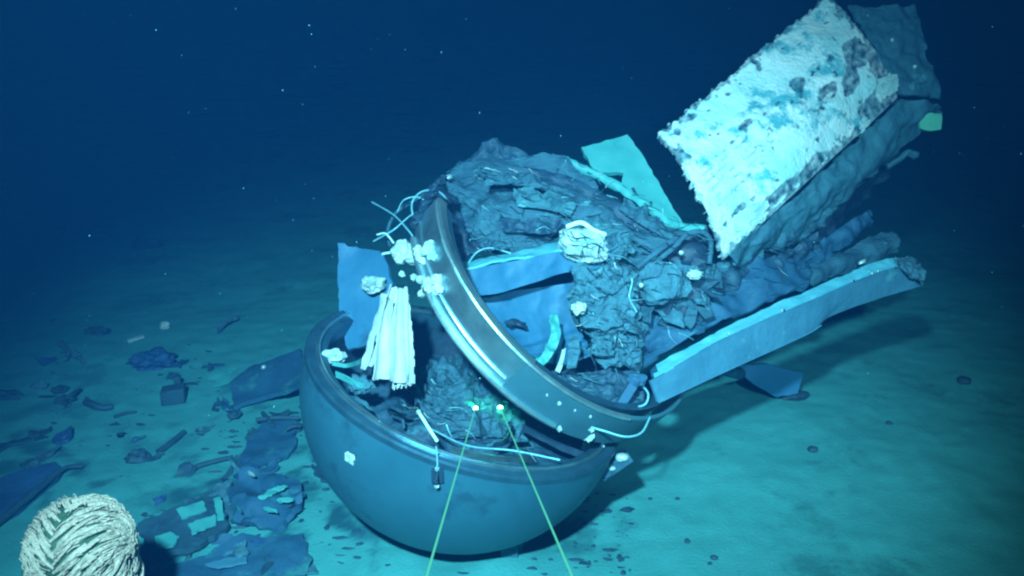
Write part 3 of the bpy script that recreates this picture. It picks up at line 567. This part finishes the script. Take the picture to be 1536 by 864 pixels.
# ------------------------------------------------------------------ the white tail fairing
tf = thing('tail_fairing', at(1095, 400, 4.6), 'big slab of peeling white tail fairing leaning up to the right', 'fairing')
def fairing():
    A, B, C, D = at(983, 200, 4.78), at(1240, -8, 5.35), at(1350, 142, 5.22), at(1086, 388, 4.52)
    nu, nv = 120, 170; rnd = random.Random(4)
    spots = [(.60, .42, .035, .06, 1.0), (.33, .40, .03, .032, 1.0), (.70, .62, .06, .06, 1.0), (.83, .66, .05, .09, 1.0), (.92, .55, .06, .10, .9), (.14, .84, .03, .05, 1.0), (.26, .66, .10, .05, .62), (.40, .60, .12, .06, .55), (.55, .66, .09, .03, .7), (.02, .25, .03, .05, .9), (.10, .40, .04, .05, .55), (.97, .85, .05, .25, 1.0), (.86, .92, .06, .08, .9), (.08, .10, .02, .04, .9), (.22, .02, .012, .02, 1), (.38, .02, .01, .05, 1), (.52, .02, .01, .05, 1), (.30, .93, .10, .04, .85), (.48, .95, .12, .035, .8)]
    V = []; peel = []
    for i in range(nu):
        v = i / (nu - 1)                                   # across: 0 at the upper left edge
        for j in range(nv):
            u = j / (nv - 1)                               # along: 0 at the foot
            p = A * (1 - u) * (1 - v) + B * u * (1 - v) + C * u * v + D * (1 - u) * v
            q = Vector((u * 9, v * 5, 3)); w = 0
            for (su, sv, ru, rv, s) in spots:
                e = ((u - su) / ru) ** 2 + ((v - sv) / rv) ** 2; e *= 1 + 1.1 * fbm(q * 1.6 + Vector((su * 50, 0, 0)), 1, 5)
                if s < .8: 
                    w = max(w, min(1, max(0, (fbm(q * 4 + Vector((su * 30, 7, 0)), 1, 4) - .62 + s * .5 - .2 * e) * 3)))
                else: w = max(w, min(1, max(0, (1.15 - e) * 4)))
            edge = min(u * 2.2, v, (1 - u) * 2.2, 1 - v)
            if edge < .035 + .05 * noise.noise(q * 3): w = max(w, .9)
            f = fbm((u * 6, v * 3.4, 1), 2.2, 5)
            if f > .66: w = max(w, min(1, (f - .66) * 7))
            if .06 < u < .30 and .42 < v < .74 and math.sin(v * 120 + 2.5 * noise.noise(q)) > .55 and noise.noise(q * 2.2) > .0: w = max(w, .55)
            w *= .75 + .5 * fbm((u * 40, v * 22, 2), 1, 3)
            w = min(1, max(0, w))
            peel.append(w)
            n = N(np.cross(B - A, D - A)); n = n if n @ (CAMP - A) > 0 else -n
            bulge = .05 * math.sin(math.pi * v) - .03 * max(0, v - .8) * 5
            V.append(p + n * (bulge + .008 * (1 - w) + .006 * fbm(p, 9, 4) + .030 * fbm(p, 2.2, 2)))
    V = np.array(V); idx = np.arange(nu * nv).reshape(nu, nv); Fc = []
    for i in range(nu - 1):
        for j in range(nv - 1):
            u = j / nv; v = i / nu; e = min(u * 2, v, (1 - u) * 2)
            if e < .012 + .026 * fbm((u * 13, v * 8, 2), 1, 4) and peel[idx[i, j]] > .5: continue
            Fc.append((idx[i, j], idx[i + 1, j], idx[i + 1, j + 1], idx[i, j + 1]))
    Nv = normals(V, Fc)
    if (Nv @ (CAMP - A)).sum() < 0: Fc = [tuple(reversed(f)) for f in Fc]; Nv = -Nv
    V2, F2 = thicken(V, Fc, Nv, .02)
    link('painted_face', V2, F2, 'tail', tf, attr=('peel', list(peel) + list(peel)), smooth=60)
    for (px, py, d, rx, ry, s) in ((1188, 212, 4.98, .10, .045, 1), (1290, 190, 5.16, .055, .03, 2), (1330, 130, 5.2, .06, .05, 3), (1120, 330, 4.66, .10, .05, 4), (1175, 265, 4.86, .09, .035, 5), (1232, 158, 5.05, .08, .03, 6)):
        link('paint_blister', *lump(at(px, py, d - .03), (rx, ry, .02), s, .6, 2, 4, [N(X * .75 + UP * .6), N(UP * .75 - X * .6), -FW], .4), 'foam', tf)
    return A, B, C, D
A_, B_, C_, D_ = fairing()
link('side_flange', *loft([ats(r) for r in ([(1082, 386, 4.53), (1170, 312, 4.78), (1260, 232, 5.0), (1352, 145, 5.22)], [(1092, 396, 4.58), (1190, 328, 4.84), (1290, 250, 5.06), (1400, 150, 5.3)], [(1102, 402, 4.75), (1205, 336, 5.0), (1305, 262, 5.25), (1412, 160, 5.45)])], 40, 110, .018, .035, 5, 3, .03, 12), 'tailside', tf)
link('end_plate', *loft([ats(r) for r in ([(1268, 8, 5.42), (1320, 6, 5.44), (1374, 4, 5.46)], [(1300, 60, 5.36), (1345, 58, 5.38), (1392, 62, 5.42)], [(1335, 140, 5.27), (1375, 148, 5.3), (1414, 152, 5.36)])], 50, 40, .02, .04, 5, 4, .03, 12), 'tailside', tf)
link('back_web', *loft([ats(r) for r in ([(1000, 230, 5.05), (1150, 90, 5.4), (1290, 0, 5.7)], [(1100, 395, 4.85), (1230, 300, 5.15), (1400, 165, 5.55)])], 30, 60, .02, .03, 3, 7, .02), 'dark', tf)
for k, (px, py) in enumerate(((1290, 86), (1311, 84), (1338, 60), (1372, 100))): link('bolt', *lump(at(px, py, 5.33), .014, k, .2, 2, 2), 'bolt', tf)
one('green_tab', plate(ats([(1378, 176, 5.3), (1395, 169, 5.3), (1413, 170, 5.32), (1412, 194, 5.32), (1396, 196, 5.3), (1380, 192, 5.3)]), .02, .01, 5, .02, .2, 3), 'greenbit', 'small green tab at the upper right end of the fairing', 'tab')
cl2 = thing('hanging_clip', at(1365, 250, 5.45), 'small grey clip hanging under the right end of the fairing', 'clip')
link('arm', *tube(ats([(1330, 250, 5.42), (1350, 238, 5.42), (1362, 228, 5.42), (1372, 232, 5.42)]), .018, 16, 7), 'tailside', cl2); link('hook', *lump(at(1370, 232, 5.40), (.03, .035, .025), 3, .5, 2, 3), 'crumb', cl2)

# ------------------------------------------------------------------ rails at the right
rl = thing('long_rail', at(985, 600, 4.15), 'long pale blue landing rail with a broken rounded tip reaching to the right', 'rail')
tb = [(968, 556, 4.17), (1100, 484, 4.42), (1220, 430, 4.67), (1300, 397, 4.85), (1335, 387, 4.92), (1362, 386, 4.97), (1386, 402, 5.0)]
tfp = [(975, 572, 4.06), (1100, 502, 4.31), (1225, 448, 4.57), (1300, 416, 4.74), (1338, 404, 4.82), (1360, 406, 4.88), (1382, 422, 4.93)]
bf = [(988, 604, 4.08), (1095, 554, 4.32), (1205, 504, 4.57), (1245, 474, 4.68), (1310, 450, 4.83), (1350, 438, 4.90), (1386, 428, 4.96)]
link('web', *loft([ats(tfp), ats(bf)], 16, 110, .014, .007, 2.5, 1), 'rail', rl, smooth=50)
link('top_flange', *loft([ats(tb), [p + UP * .001 for p in ats(tfp)]], 10, 110, .014, .010, 8, 2, .02, 18), 'littop', rl, smooth=50)  # paler than the web, so the lit top is in the colour
link('bottom_lip', *tube(ats([(x, y, d - .008) for x, y, d in bf[:3]] + [(1232, 488, 4.62)]), .004, 60, 6), 'rail', rl)
link('broken_tip', *loft([ats(r) for r in ([(1338, 388, 4.90), (1362, 386, 4.93), (1386, 404, 4.95)], [(1348, 402, 4.80), (1366, 404, 4.84), (1388, 416, 4.88)], [(1368, 418, 4.82), (1378, 424, 4.84), (1386, 428, 4.88)])], 24, 30, .016, .03, 9, 5, .08, 20), 'crumb', rl)
for k in range(16):
    t = random.Random(k).random(); P = cat_rom(np.array(ats(tfp)), 50)[int(4 + t * 40)]
    link('silt_speck', *lump(P + UP * .008 - X * .02 * random.Random(k + 70).random(), .004 + .006 * random.Random(k + 30).random(), k, .5, 2, 1), 'bolt' if k % 3 else 'dark', rl)
br = thing('back_rail', at(1200, 425, 5.1), 'short dark silt covered rail stub behind the long rail', 'rail')
link('web', *loft([ats(r) for r in ([(1195, 404, 5.15), (1250, 382, 5.3), (1310, 354, 5.45), (1345, 348, 5.5)], [(1200, 418, 5.05), (1255, 398, 5.2), (1315, 374, 5.36), (1352, 362, 5.42)], [(1205, 428, 5.1), (1260, 412, 5.25), (1318, 390, 5.4), (1350, 378, 5.46)])], 20, 60, .02, .03, 6, 3, .06, 14), 'carbon2', br)
link('bolt', *lump(at(1293, 393, 5.2), (.026, .013, .012), 3, .3, 2, 2, [N(X + .5 * UP), N(UP - .5 * X), -FW]), 'bolt', br); link('bolt', *lump(at(1202, 424, 5.02), .016, 4, .3, 2, 2), 'crumb', br)
ft = thing('skid_foot', ground(1165, 600), 'small blue skid foot under the long rail touching the seabed', 'skid')
gp = ground(1160, 598)
dft = float((gp - CAMP) @ FW)
link('plate', *plate(ats([(1100, 548, dft - .25), (1150, 546, dft - .2), (1205, 560, dft - .1), (1196, 590, dft - .08), (1165, 596, dft - .1), (1130, 576, dft - .2)]), .03, .01, 4, .03, .1, 3), 'blue', ft)
link('strut', *tube([at(1110, 560, dft - .2), at(1040, 545, 4.75), at(985, 560, 4.5)], .04, 24, 8), 'bluedk', ft)
link('pad', *lump(ground(1190, 597, .02), (.10, .05, .035), 2, .3, 2, 3), 'dark', ft)

# ------------------------------------------------------------------ the rope bundle in front
def rope_bundle():
    D0 = 3.3; base = at(127, 850, D0); base[2] = gz(base[0], base[1]); topz = at(122, 738, D0)[2]; Rr = 70 / F_PX * D0; H = topz - base[2]
    t = thing('rope_bundle', base, 'round bundle wrapped in pale braided rope at the lower left', 'rope')
    hs = H - Rr; LU = hs + math.pi * Rr
    def surf(v, u, off=0.0):                               # u runs up the viewer's side, over the top and down the back; v sideways
        if u < hs: d = np.array([math.sin(v), -math.cos(v), 0]); z = u
        elif u < LU: a = (u - hs) / Rr; d = np.array([math.sin(v), -math.cos(v) * math.cos(a), math.cos(v) * math.sin(a)]); z = hs
        else: d = np.array([math.sin(v), math.cos(v), 0]); z = hs - (u - LU)
        return base + d * (Rr + off) + np.array([0, 0, z])
    prof = [(Rr * .96, 0)] + [(Rr * .96, hs * k / 5) for k in range(1, 6)] + [(Rr * .96 * math.cos(math.radians(9 * k)), hs + .96 * Rr * math.sin(math.radians(9 * k))) for k in range(1, 11)]
    link('core', *revolve(prof, base, np.array([0, 0, 1.]), X, 0, 360, 40, closed=False), 'ropecore', t)
    rnd = random.Random(3); u0 = max(0.0, hs - .42)
    while u0 < LU + .25:
        for sgn in (-1, 1):
            for v0, dv in ((.0, .62), (.42, .62), (.88, .62)):
                ua = u0 + rnd.uniform(-.016, .016); va = v0 + rnd.uniform(-.10, .10); sl = rnd.uniform(.10, .15) * (1 - .35 * v0); rr = rnd.uniform(.006, .012); o = rnd.uniform(-.009, .009); n = 7
                pts = [surf(-.10 + sgn * min(1.55, va + dv * k / (n - 1)), ua + sl * (k / (n - 1)) ** 1.15, o + .007 * math.sin(math.pi * k / (n - 1))) for k in range(n)]
                V, Fc = tube(pts, rr, 12, 6)
                C = V.reshape(12, 6, 3); m_ = C.mean(1, keepdims=True); w_ = np.array([.45 + .6 * math.sin(math.pi * min(1, (k + .8) / 12.5)) for k in range(12)]).reshape(12, 1, 1)
                link('strand', (m_ + (C - m_) * w_).reshape(-1, 3), Fc, 'rope', t)
        u0 += rnd.uniform(.026, .036)
    fz = []
    for j in range(700):
        v = rnd.uniform(-1.45, 1.45); u = rnd.uniform(max(0, hs - .4), LU); sg = 1 if v > -.1 else -1; L_ = rnd.uniform(.02, .07)
        fz.append(tube([surf(v, u, .004), surf(v + sg * .5 * L_ / Rr, u + .45 * L_, .012 + rnd.uniform(0, .014)), surf(v + sg * L_ / Rr * .9, u + L_ * .8 * rnd.uniform(.6, 1.3), .008 + rnd.uniform(0, .012))], rnd.uniform(.0012, .003), 5, 4))
    f_ = link('loose_fibres', *join(*fz), 'rope', t); f_['kind'] = 'stuff'
    for j in range(18):                                    # frayed dark ends low on the left
        v = -1.5 + rnd.uniform(0, .7); u = hs * rnd.uniform(.75, 1.0); p = surf(v, u, .014)
        link('frayed_end', *tube([p, p + np.array([rnd.uniform(-.02, 0), -.01, -.07]), p + np.array([rnd.uniform(-.03, .0), -.012, -rnd.uniform(.15, .3)])], .0045, 8, 5), 'ropecore', t)
rope_bundle()

def shreds():
    dg = bpy.context.evaluated_depsgraph_get(); dg.update(); rnd = random.Random(31); bins = {'foam': [], 'laminate2': [], 'dark': [], 'wire': []}
    ok_on = ('hull_', 'curled', 'lining', 'crumb', 'core', 'shard', 'crumpled', 'folded', 'crushed', 'block', 'grey_end', 'curved_hull', 'torn_ply', 'rolled')
    zones = [(655, 1065, 240, 400, 330), (940, 1240, 360, 540, 150), (860, 965, 395, 560, 120), (600, 900, 560, 690, 230), (780, 960, 545, 620, 60)]
    for x0, x1, y0, y1, n in zones:
        for _ in range(n):
            px, py = rnd.uniform(x0, x1), rnd.uniform(y0, y1); r = N(ray(px, py))
            hit, loc, nrm, _, ob, _ = scene.ray_cast(dg, Vector(CAMP), Vector(r))
            if not hit or not ob.name.startswith(ok_on): continue
            nrm = np.array(nrm); nrm = nrm if nrm @ r < 0 else -nrm; L = rnd.uniform(.02, .11); a = rnd.gauss(-.5, .55)
            d = X * math.cos(a) + UP * math.sin(a); d = N(d - nrm * (d @ nrm)); q = np.cross(nrm, d); p = np.array(loc) + nrm * .004; b = rnd.uniform(-.35, .35); li = rnd.uniform(.0, .35)
            m = rnd.choices(('foam', 'laminate2', 'dark', 'wire'), (.45, 3.2, 4, .5))[0]
            bins[m].append(tube([p - d * L / 2, p + q * b * L * .5 + nrm * .006, p + d * L / 2 + nrm * L * li], rnd.uniform(.0014, .0042), 6, 4, .0009))
    for m, parts in bins.items():
        o = link('shredded_fibres', *join(*parts), m); tag(o, {'foam': 'bright white shredded fibres strewn over the wreck', 'laminate2': 'dusty grey shredded fibres strewn over the wreck', 'dark': 'black shredded fibres strewn over the wreck', 'wire': 'pale blue wire ends strewn over the wreck'}[m], 'fibres', kind='stuff')
shreds()

# ------------------------------------------------------------------ lasers
def lasers():
    hit = [at(713, 612, 3.98), at(750, 610, 3.93)]
    # real hit points: nudge to the surfaces they strike (found by casting from the camera side later on)
    for k, ((hx, hy), (bx, by), d, lb) in enumerate((((713, 612), (640, 864), 0.74, 'left green laser beam ending in a dot on the crumpled mat'), ((750, 611), (858, 864), 0.74, 'right green laser beam ending in a dot at the ring edge'))):
        dep = depsgraph_hit(hx, hy); p = dep; q = at(bx, by, d); dirv = N(q - p)
        t = thing('laser_beam', p, lb, 'laser', 'parallel measuring laser beams')
        L = 4.2
        link('beam', *tube([p + dirv * .01, p + dirv * L], .0022, 2, 6, .0009), 'laser', t)
        link('dot', *lump(p + dirv * .012, (.014, .011, .009), 1, .3, 2, 2), 'laserdot', t)
        g = bpy.data.lights.new('laser_glow', 'POINT'); g.energy = 1.6; g.color = (.05, 1, .35); g.shadow_soft_size = .01
        go = bpy.data.objects.new('laser_glow', g); COL.objects.link(go); go.location = p + dirv * .05
lasers()

# ------------------------------------------------------------------ scraps on the seabed, left
def gplate(name, pts, label, m='scrap', th=.02, lift=0.0, amp=.012, step=.03, jag=.35, seed=1, cat='scrap', sc=5):
    return one(name, plate([ground(*p) for p in pts], th, amp, sc, step, jag, seed, up=(0, 0, 1), drape=lift), m, label, cat)
# broad dark strap sticking out from behind the dome: its far end is raised
st = thing('dark_strap', ground(350, 612), 'broad dark strap lying behind the dome at the left with a pale bolt', 'strap')
link('strap', *plate([ground(345, 585, .05), ground(380, 566, .09), ground(455, 542 + 25, .22), ground(462, 592 + 25, .20), ground(400, 606, .06), ground(352, 618, .03)], .03, .015, 4, .03, .2, 5, up=(0, -.4, 1)), 'bluedk', st)
link('bolt', *lump(ground(398, 575, .12), .018, 2, .2, 2, 2), 'bolt', st); link('hanging_tab', *lump(ground(352, 628, .03), (.04, .05, .02), 4, .5, 2, 3), 'scrap', st)
gplate('torn_plate', [(362, 706), (358, 696), (376, 664), (395, 640), (420, 636), (445, 640), (440, 660), (446, 672), (432, 690), (400, 700)], 'dark torn plate lying flat left of the dome', 'bluedk', .025, .01, .02, .03, .5, 2)
for k, (px, py, qx, qy) in enumerate(((385, 641, 450, 638), (395, 630, 410, 650), (430, 655, 452, 650))):
    one('splinter', tube([ground(px, py, .05), ground((px + qx) / 2, (py + qy) / 2, .06), ground(qx, qy, .05)], .014, 8, 6), 'scrap', ('thin dark splinter across the top of the torn plate', 'short dark splinter at the left edge of the torn plate', 'dark splinter between torn plate and dome')[k], 'splinter')
tw = thing('twisted_panel', ground(395, 790), 'twisted dark blue panel with torn pale edges left of the dome foot', 'panel')
link('panel', *plate([ground(*p) for p in ((345, 742), (365, 718), (410, 722), (452, 735), (455, 765), (425, 795), (390, 800), (352, 790))], .03, .08, 4.5, .03, .4, 4, up=(0, 0, 1), drape=.02), 'bluedk', tw)
for k, (px, py) in enumerate(((400, 770), (418, 758), (430, 775), (408, 790), (380, 735), (362, 790))): link('pale_edge', *lump(ground(px, py, .10), (.055 - .005 * k, .016, .012), k, .6, 2.5, 3, [N((1, .7 - .4 * k, .2)), N((-.6, 1, 0)), (0, 0, 1)]), 'pale' if k != 4 else 'bolt', tw)
mt = thing('broken_board', ground(290, 850), 'long dark broken board with bright turquoise patches beside the rope bundle', 'board')
link('board', *plate([ground(*p) for p in ((208, 795), (250, 778), (330, 752), (345, 800), (300, 830), (225, 850))], .03, .02, 4, .03, .35, 6, up=(0, 0, 1), drape=.02), 'scrap', mt)
for k, pts in enumerate((((267, 782), (306, 767), (312, 780), (275, 794)), ((284, 803), (325, 788), (326, 802), (290, 818)), ((322, 765), (334, 762), (338, 795), (328, 796)), ((235, 822), (258, 815), (272, 822), (262, 836), (238, 838)))):
    link('turquoise_patch', *plate([ground(*p) for p in pts], .012, .006, 6, .02, .3, k, up=(0, 0, 1), drape=.060), 'pale', mt)
gplate('flat_sheet', [(222, 866), (300, 840), (365, 812), (455, 806), (468, 840), (455, 880), (330, 890), (230, 890)], 'wide flat dark blue sheet along the bottom edge', 'bluedk', .02, .005, .03, .035, .35, 9)
gplate('pale_scrap', [(352, 835), (370, 826), (375, 842), (356, 850)], 'small pale scrap lying on the flat dark blue sheet', 'crumb', .015, .05, .02, .02, .4, 3)
gplate('pale_strip', [(310, 862), (340, 852), (372, 850), (372, 857), (330, 866)], 'thin pale strip lying on the flat dark blue sheet', 'rail', .012, .05, .01, .02, .3, 4)
gplate('cream_chip', [(300, 742), (318, 730), (345, 726), (350, 748), (330, 762), (305, 758)], 'pale silty chip above the broken board', 'crumb', .02, .0, .03, .03, .5, 14)
gplate('silt_crust', [(468, 690), (480, 702), (505, 720), (515, 745), (490, 725), (470, 712)], 'dark silt crust touching the dome foot at the left', 'scrap', .02, .0, .02, .03, .5, 5)
# small scattered scraps further out
one('blue_lump', lump(ground(231, 548, .03), (.15, .11, .075), 3, .5, 2.2, 4), 'scrapblue', 'rounded dark blue lump lying on open silt at the left', 'lump')
one('dark_box', join(box(ground(262, 602, .05), [N((1, .2, .1)), N((-.2, 1, 0)), (0, 0, 1)], (.075, .055, .05)), box(ground(268, 584, .06), [N((1, .2, .1)), N((-.2, 1, 0)), (0, 0, 1)], (.022, .02, .04))), 'scrap', 'small dark box with a stub on open silt at the left', 'box')
one('curved_scrap', tube([ground(130, 607, .02), ground(142, 614, .03), ground(155, 616, .02), ground(170, 614, .02)], .026, 12, 7, .018), 'scrap', 'dark curved scrap lying left of the small dark box', 'scrap')
one('dark_lump', lump(ground(208, 690, .02), (.065, .05, .04), 6, .5, 2, 3), 'scrap', 'small dark lump beside the slanting stick', 'lump')
one('stick', tube([ground(238, 682, .015), ground(258, 668, .02), ground(277, 652, .02)], .020, 10, 7, .016), 'scrap', 'dark slanting stick on the silt right of the small lump', 'stick')
one('stick', tube([ground(295, 703, .015), ground(320, 697, .02), ground(350, 690, .02)], .016, 10, 7, .012), 'scrap', 'dark stick lying left of the torn plate', 'stick')
one('stick', tube([ground(172, 628, .012), ground(190, 622, .012), ground(205, 620, .01)], .012, 10, 6, .009), 'scrap', 'thin faint stick near the curved scrap', 'stick')
one('white_sliver', box(ground(204, 512, .02), [N((1, .95, .05)), N((-.95, 1, 0)), (0, 0, 1)], (.060, .014, .012)), 'bolt', 'bright white sliver lying on the far silt at the left', 'sliver')
one('white_chip', lump(ground(248, 492, .02), (.035, .04, .03), 2, .5, 2, 3), 'foam', 'bright chip lying right of the white sliver', 'chip')
one('pale_twig', join(tube([ground(92, 520, .03), ground(105, 533, .03), ground(127, 546, .02)], .024, 12, 6, .012), tube([ground(98, 545, .03), ground(108, 535, .04), ground(120, 538, .03)], .018, 10, 6)), 'crumb', 'pale branching twig of debris at the far left', 'twig')
one('torn_scrap', join(tube([ground(96, 610, .02), ground(110, 602, .05), ground(122, 590, .03)], .022, 10, 6, .01), lump(ground(98, 604, .02), (.06, .05, .03), 3, .6, 2, 3), lump(ground(90, 588, .02), (.05, .05, .02), 4, .6, 2, 3)), 'scrap', 'ragged dark scrap below the pale twig', 'scrap')
one('dark_scrap', lump(ground(147, 500, .02), (.09, .05, .03), 8, .6, 2, 3), 'scrap', 'flat dark scrap left of the white sliver', 'scrap')
one('far_scrap', lump(ground(220, 370, .03), (.14, .10, .06), 9, .5, 2, 3), 'scrap', 'farthest dark scrap half lost in the blue water', 'scrap')
one('pale_ribbon', loft([[ground(325, 498, .03), ground(340, 490, .06), ground(358, 480, .04)], [ground(327, 503, .02), ground(342, 494, .05), ground(359, 484, .03)]], 6, 24, .008, .01, 8, 3), 'crumb', 'thin pale ribbon on the far silt behind the strap', 'ribbon')
gplate('pale_crust', [(300, 560), (318, 545), (345, 548), (372, 558), (350, 575), (318, 580)], 'pale flaky crust on the silt above the dark strap', 'pale', .008, -.002, .02, .04, .6, 11)
gplate('cracked_sheet', [(-20, 810), (0, 790), (60, 745), (95, 715), (85, 700), (20, 715), (-20, 725)], 'large silt covered sheet with a dark broken edge at the far left', 'scrapblue', .03, .0, .02, .05, .3, 12)
one('edge_strip', tube([ground(-12, 800, .03), ground(30, 770, .045), ground(65, 742, .05), ground(98, 712, .04), ground(125, 704, .02)], .02, 20, 7, .012), 'scrap', 'dark broken edge strip running above the rope bundle', 'strip')
gplate('dark_strip', [(-15, 672), (20, 662), (78, 640), (80, 646), (30, 668), (-15, 684)], 'long dark strip half buried in silt at the left edge', 'scrap', .015, .0, .02, .03, .5, 13)
one('dark_scrap', lump(ground(5, 595, .01), (.12, .06, .03), 18, .6, 2, 3), 'scrap', 'low dark scrap at the left edge of the view', 'scrap')
one('grey_chip', lump(ground(60, 582, .02), (.05, .03, .03), 28, .6, 2, 3), 'crumb', 'small grey chip near the left edge of the view', 'chip')
one('silt_block', join(box(ground(763, 829, .035), [N((1, .1, .1)), N((-.1, 1, 0)), (0, 0, 1)], (.042, .035, .045)), lump(ground(775, 826, .03), (.03, .03, .03), 3, .4, 2, 3)), 'crumb', 'small silty block at the front foot of the dome', 'block')
rs = random.Random(77)
for k, (x0, x1, y0, y1) in enumerate([(215, 345, 745, 850)] * 12 + [(340, 470, 700, 860)] * 16 + [(330, 450, 600, 720)] * 10 + [(60, 330, 540, 720)] * 14 + [(0, 130, 640, 730)] * 5):
    p = ground(rs.uniform(x0, x1), rs.uniform(y0, y1), .012)
    if np.linalg.norm((p - DC)[:2]) < .62: continue
    sz = rs.uniform(.04, .125)
    place = 'around the broken board with turquoise patches' if k < 12 else 'around the twisted panel at the dome foot' if k < 28 else 'around the torn plate and the strap' if k < 38 else 'on open silt around the small dark box' if k < 52 else 'near the half buried strip at the left edge'
    mk = ('scrap', 'bluedk', 'scrap', 'carbon2', 'scrap', 'laminate2', 'scrapblue')[k % 7]; lk = {'scrap': 'black', 'bluedk': 'dull blue', 'carbon2': 'dusty dark', 'laminate2': 'grey', 'scrapblue': 'deep blue'}[mk]; big = 'larger' if sz > .085 else 'small'
    one('torn_fragment', shard(p, sz, k + 300, (0, 0, 1.6), rs.uniform(.25, .8)), mk, '%s %s torn fragment %s' % (big, lk, place), 'fragment', 'torn fragments ' + place)
# dark pebbles on the open silt, right
for k, (px, py, r, lb) in enumerate(((1219, 676, .026, 'largest dark pebble on open silt right of the dome'), (1446, 574, .040, 'dark pebble at the far end of the shadow'), (1031, 813, .014, 'small dark pebble low on the open silt'), (1071, 838, .016, 'dark pebble near the bottom edge of the silt'), (1016, 749, .011, 'tiny dark pebble right of the dome foot'), (975, 749, .010, 'tiny dark pebble nearest the dome foot'), (1065, 846, .010, 'tiny pebble touching the pebble by the bottom edge'), (1333, 636, .018, 'faint pebble at the right of the silt'))):
    one('pebble', lump(ground(px, py, r * .4), (r * 1.2, r, r * .7), k, .4, 2, 2), 'scrap', lb, 'pebble', 'dark pebbles on the silt')
# crumbs that nobody could count
def crumbs():
    rnd = random.Random(21); parts = []
    zones = [((440, 540), (720, 850), 36), ((860, 950), (740, 864), 50), ((330, 470), (600, 760), 60), ((60, 340), (480, 720), 70), ((210, 460), (760, 864), 50), ((560, 900), (835, 864), 14)]
    for (x0, x1), (y0, y1), n in zones:
        for _ in range(n):
            p = ground(rnd.uniform(x0, x1), rnd.uniform(y0, y1), .003)
            if (p - DC)[:2] @ (p - DC)[:2] < .45 ** 2: continue
            r = .004 + .016 * rnd.random() ** 4; parts.append(lump(p, (r * rnd.uniform(.8, 3.5), r * rnd.uniform(.7, 1.6), r * .4), rnd.random() * 99, .9, 2, 1))
    o = link('debris_crumbs', *join(*parts), 'scrap'); tag(o, 'tiny dark crumbs of debris strewn over the silt', 'debris', kind='stuff')
crumbs()
def snow():
    rnd = random.Random(5); parts = []
    for _ in range(190):
        d = rnd.uniform(2.2, 7.0); p = at(rnd.uniform(-40, 1576), rnd.uniform(-20, 640), d)
        if p[2] < .25: continue
        parts.append(lump(p, rnd.uniform(.0008, .0030) * d / 4, rnd.random() * 9, .5, 2, 1))
    o = link('marine_snow', *join(*parts), 'wire'); tag(o, 'pale specks of marine snow drifting in the water', 'particles', kind='stuff')
snow()

# ------------------------------------------------------------------ the water itself
def water():
    V = np.array([(x, y, z) for z in (-1.6, 5.6) for y in (-232, 242) for x in (-236, 236)], float)
    Fc = [(0, 2, 3, 1), (4, 5, 7, 6), (0, 1, 5, 4), (2, 6, 7, 3), (0, 4, 6, 2), (1, 3, 7, 5)]
    m = bpy.data.materials.new('deep_water'); m.use_nodes = True; n = m.node_tree.nodes; n.clear()
    v = n.new('ShaderNodeVolumePrincipled'); o = n.new('ShaderNodeOutputMaterial'); m.node_tree.links.new(v.outputs[0], o.inputs['Volume'])
    v.inputs['Color'].default_value = (0.010, 0.105, 0.30, 1); v.inputs['Density'].default_value = 0.036; v.inputs['Anisotropy'].default_value = 0.0
    ob = link('haze', V, Fc, m, origin=(0, 0, 0), smooth=0); ob['kind'] = 'stuff'; ob['label'] = 'blue sea water that fades the far seabed'
    ob['category'] = 'water'
water()
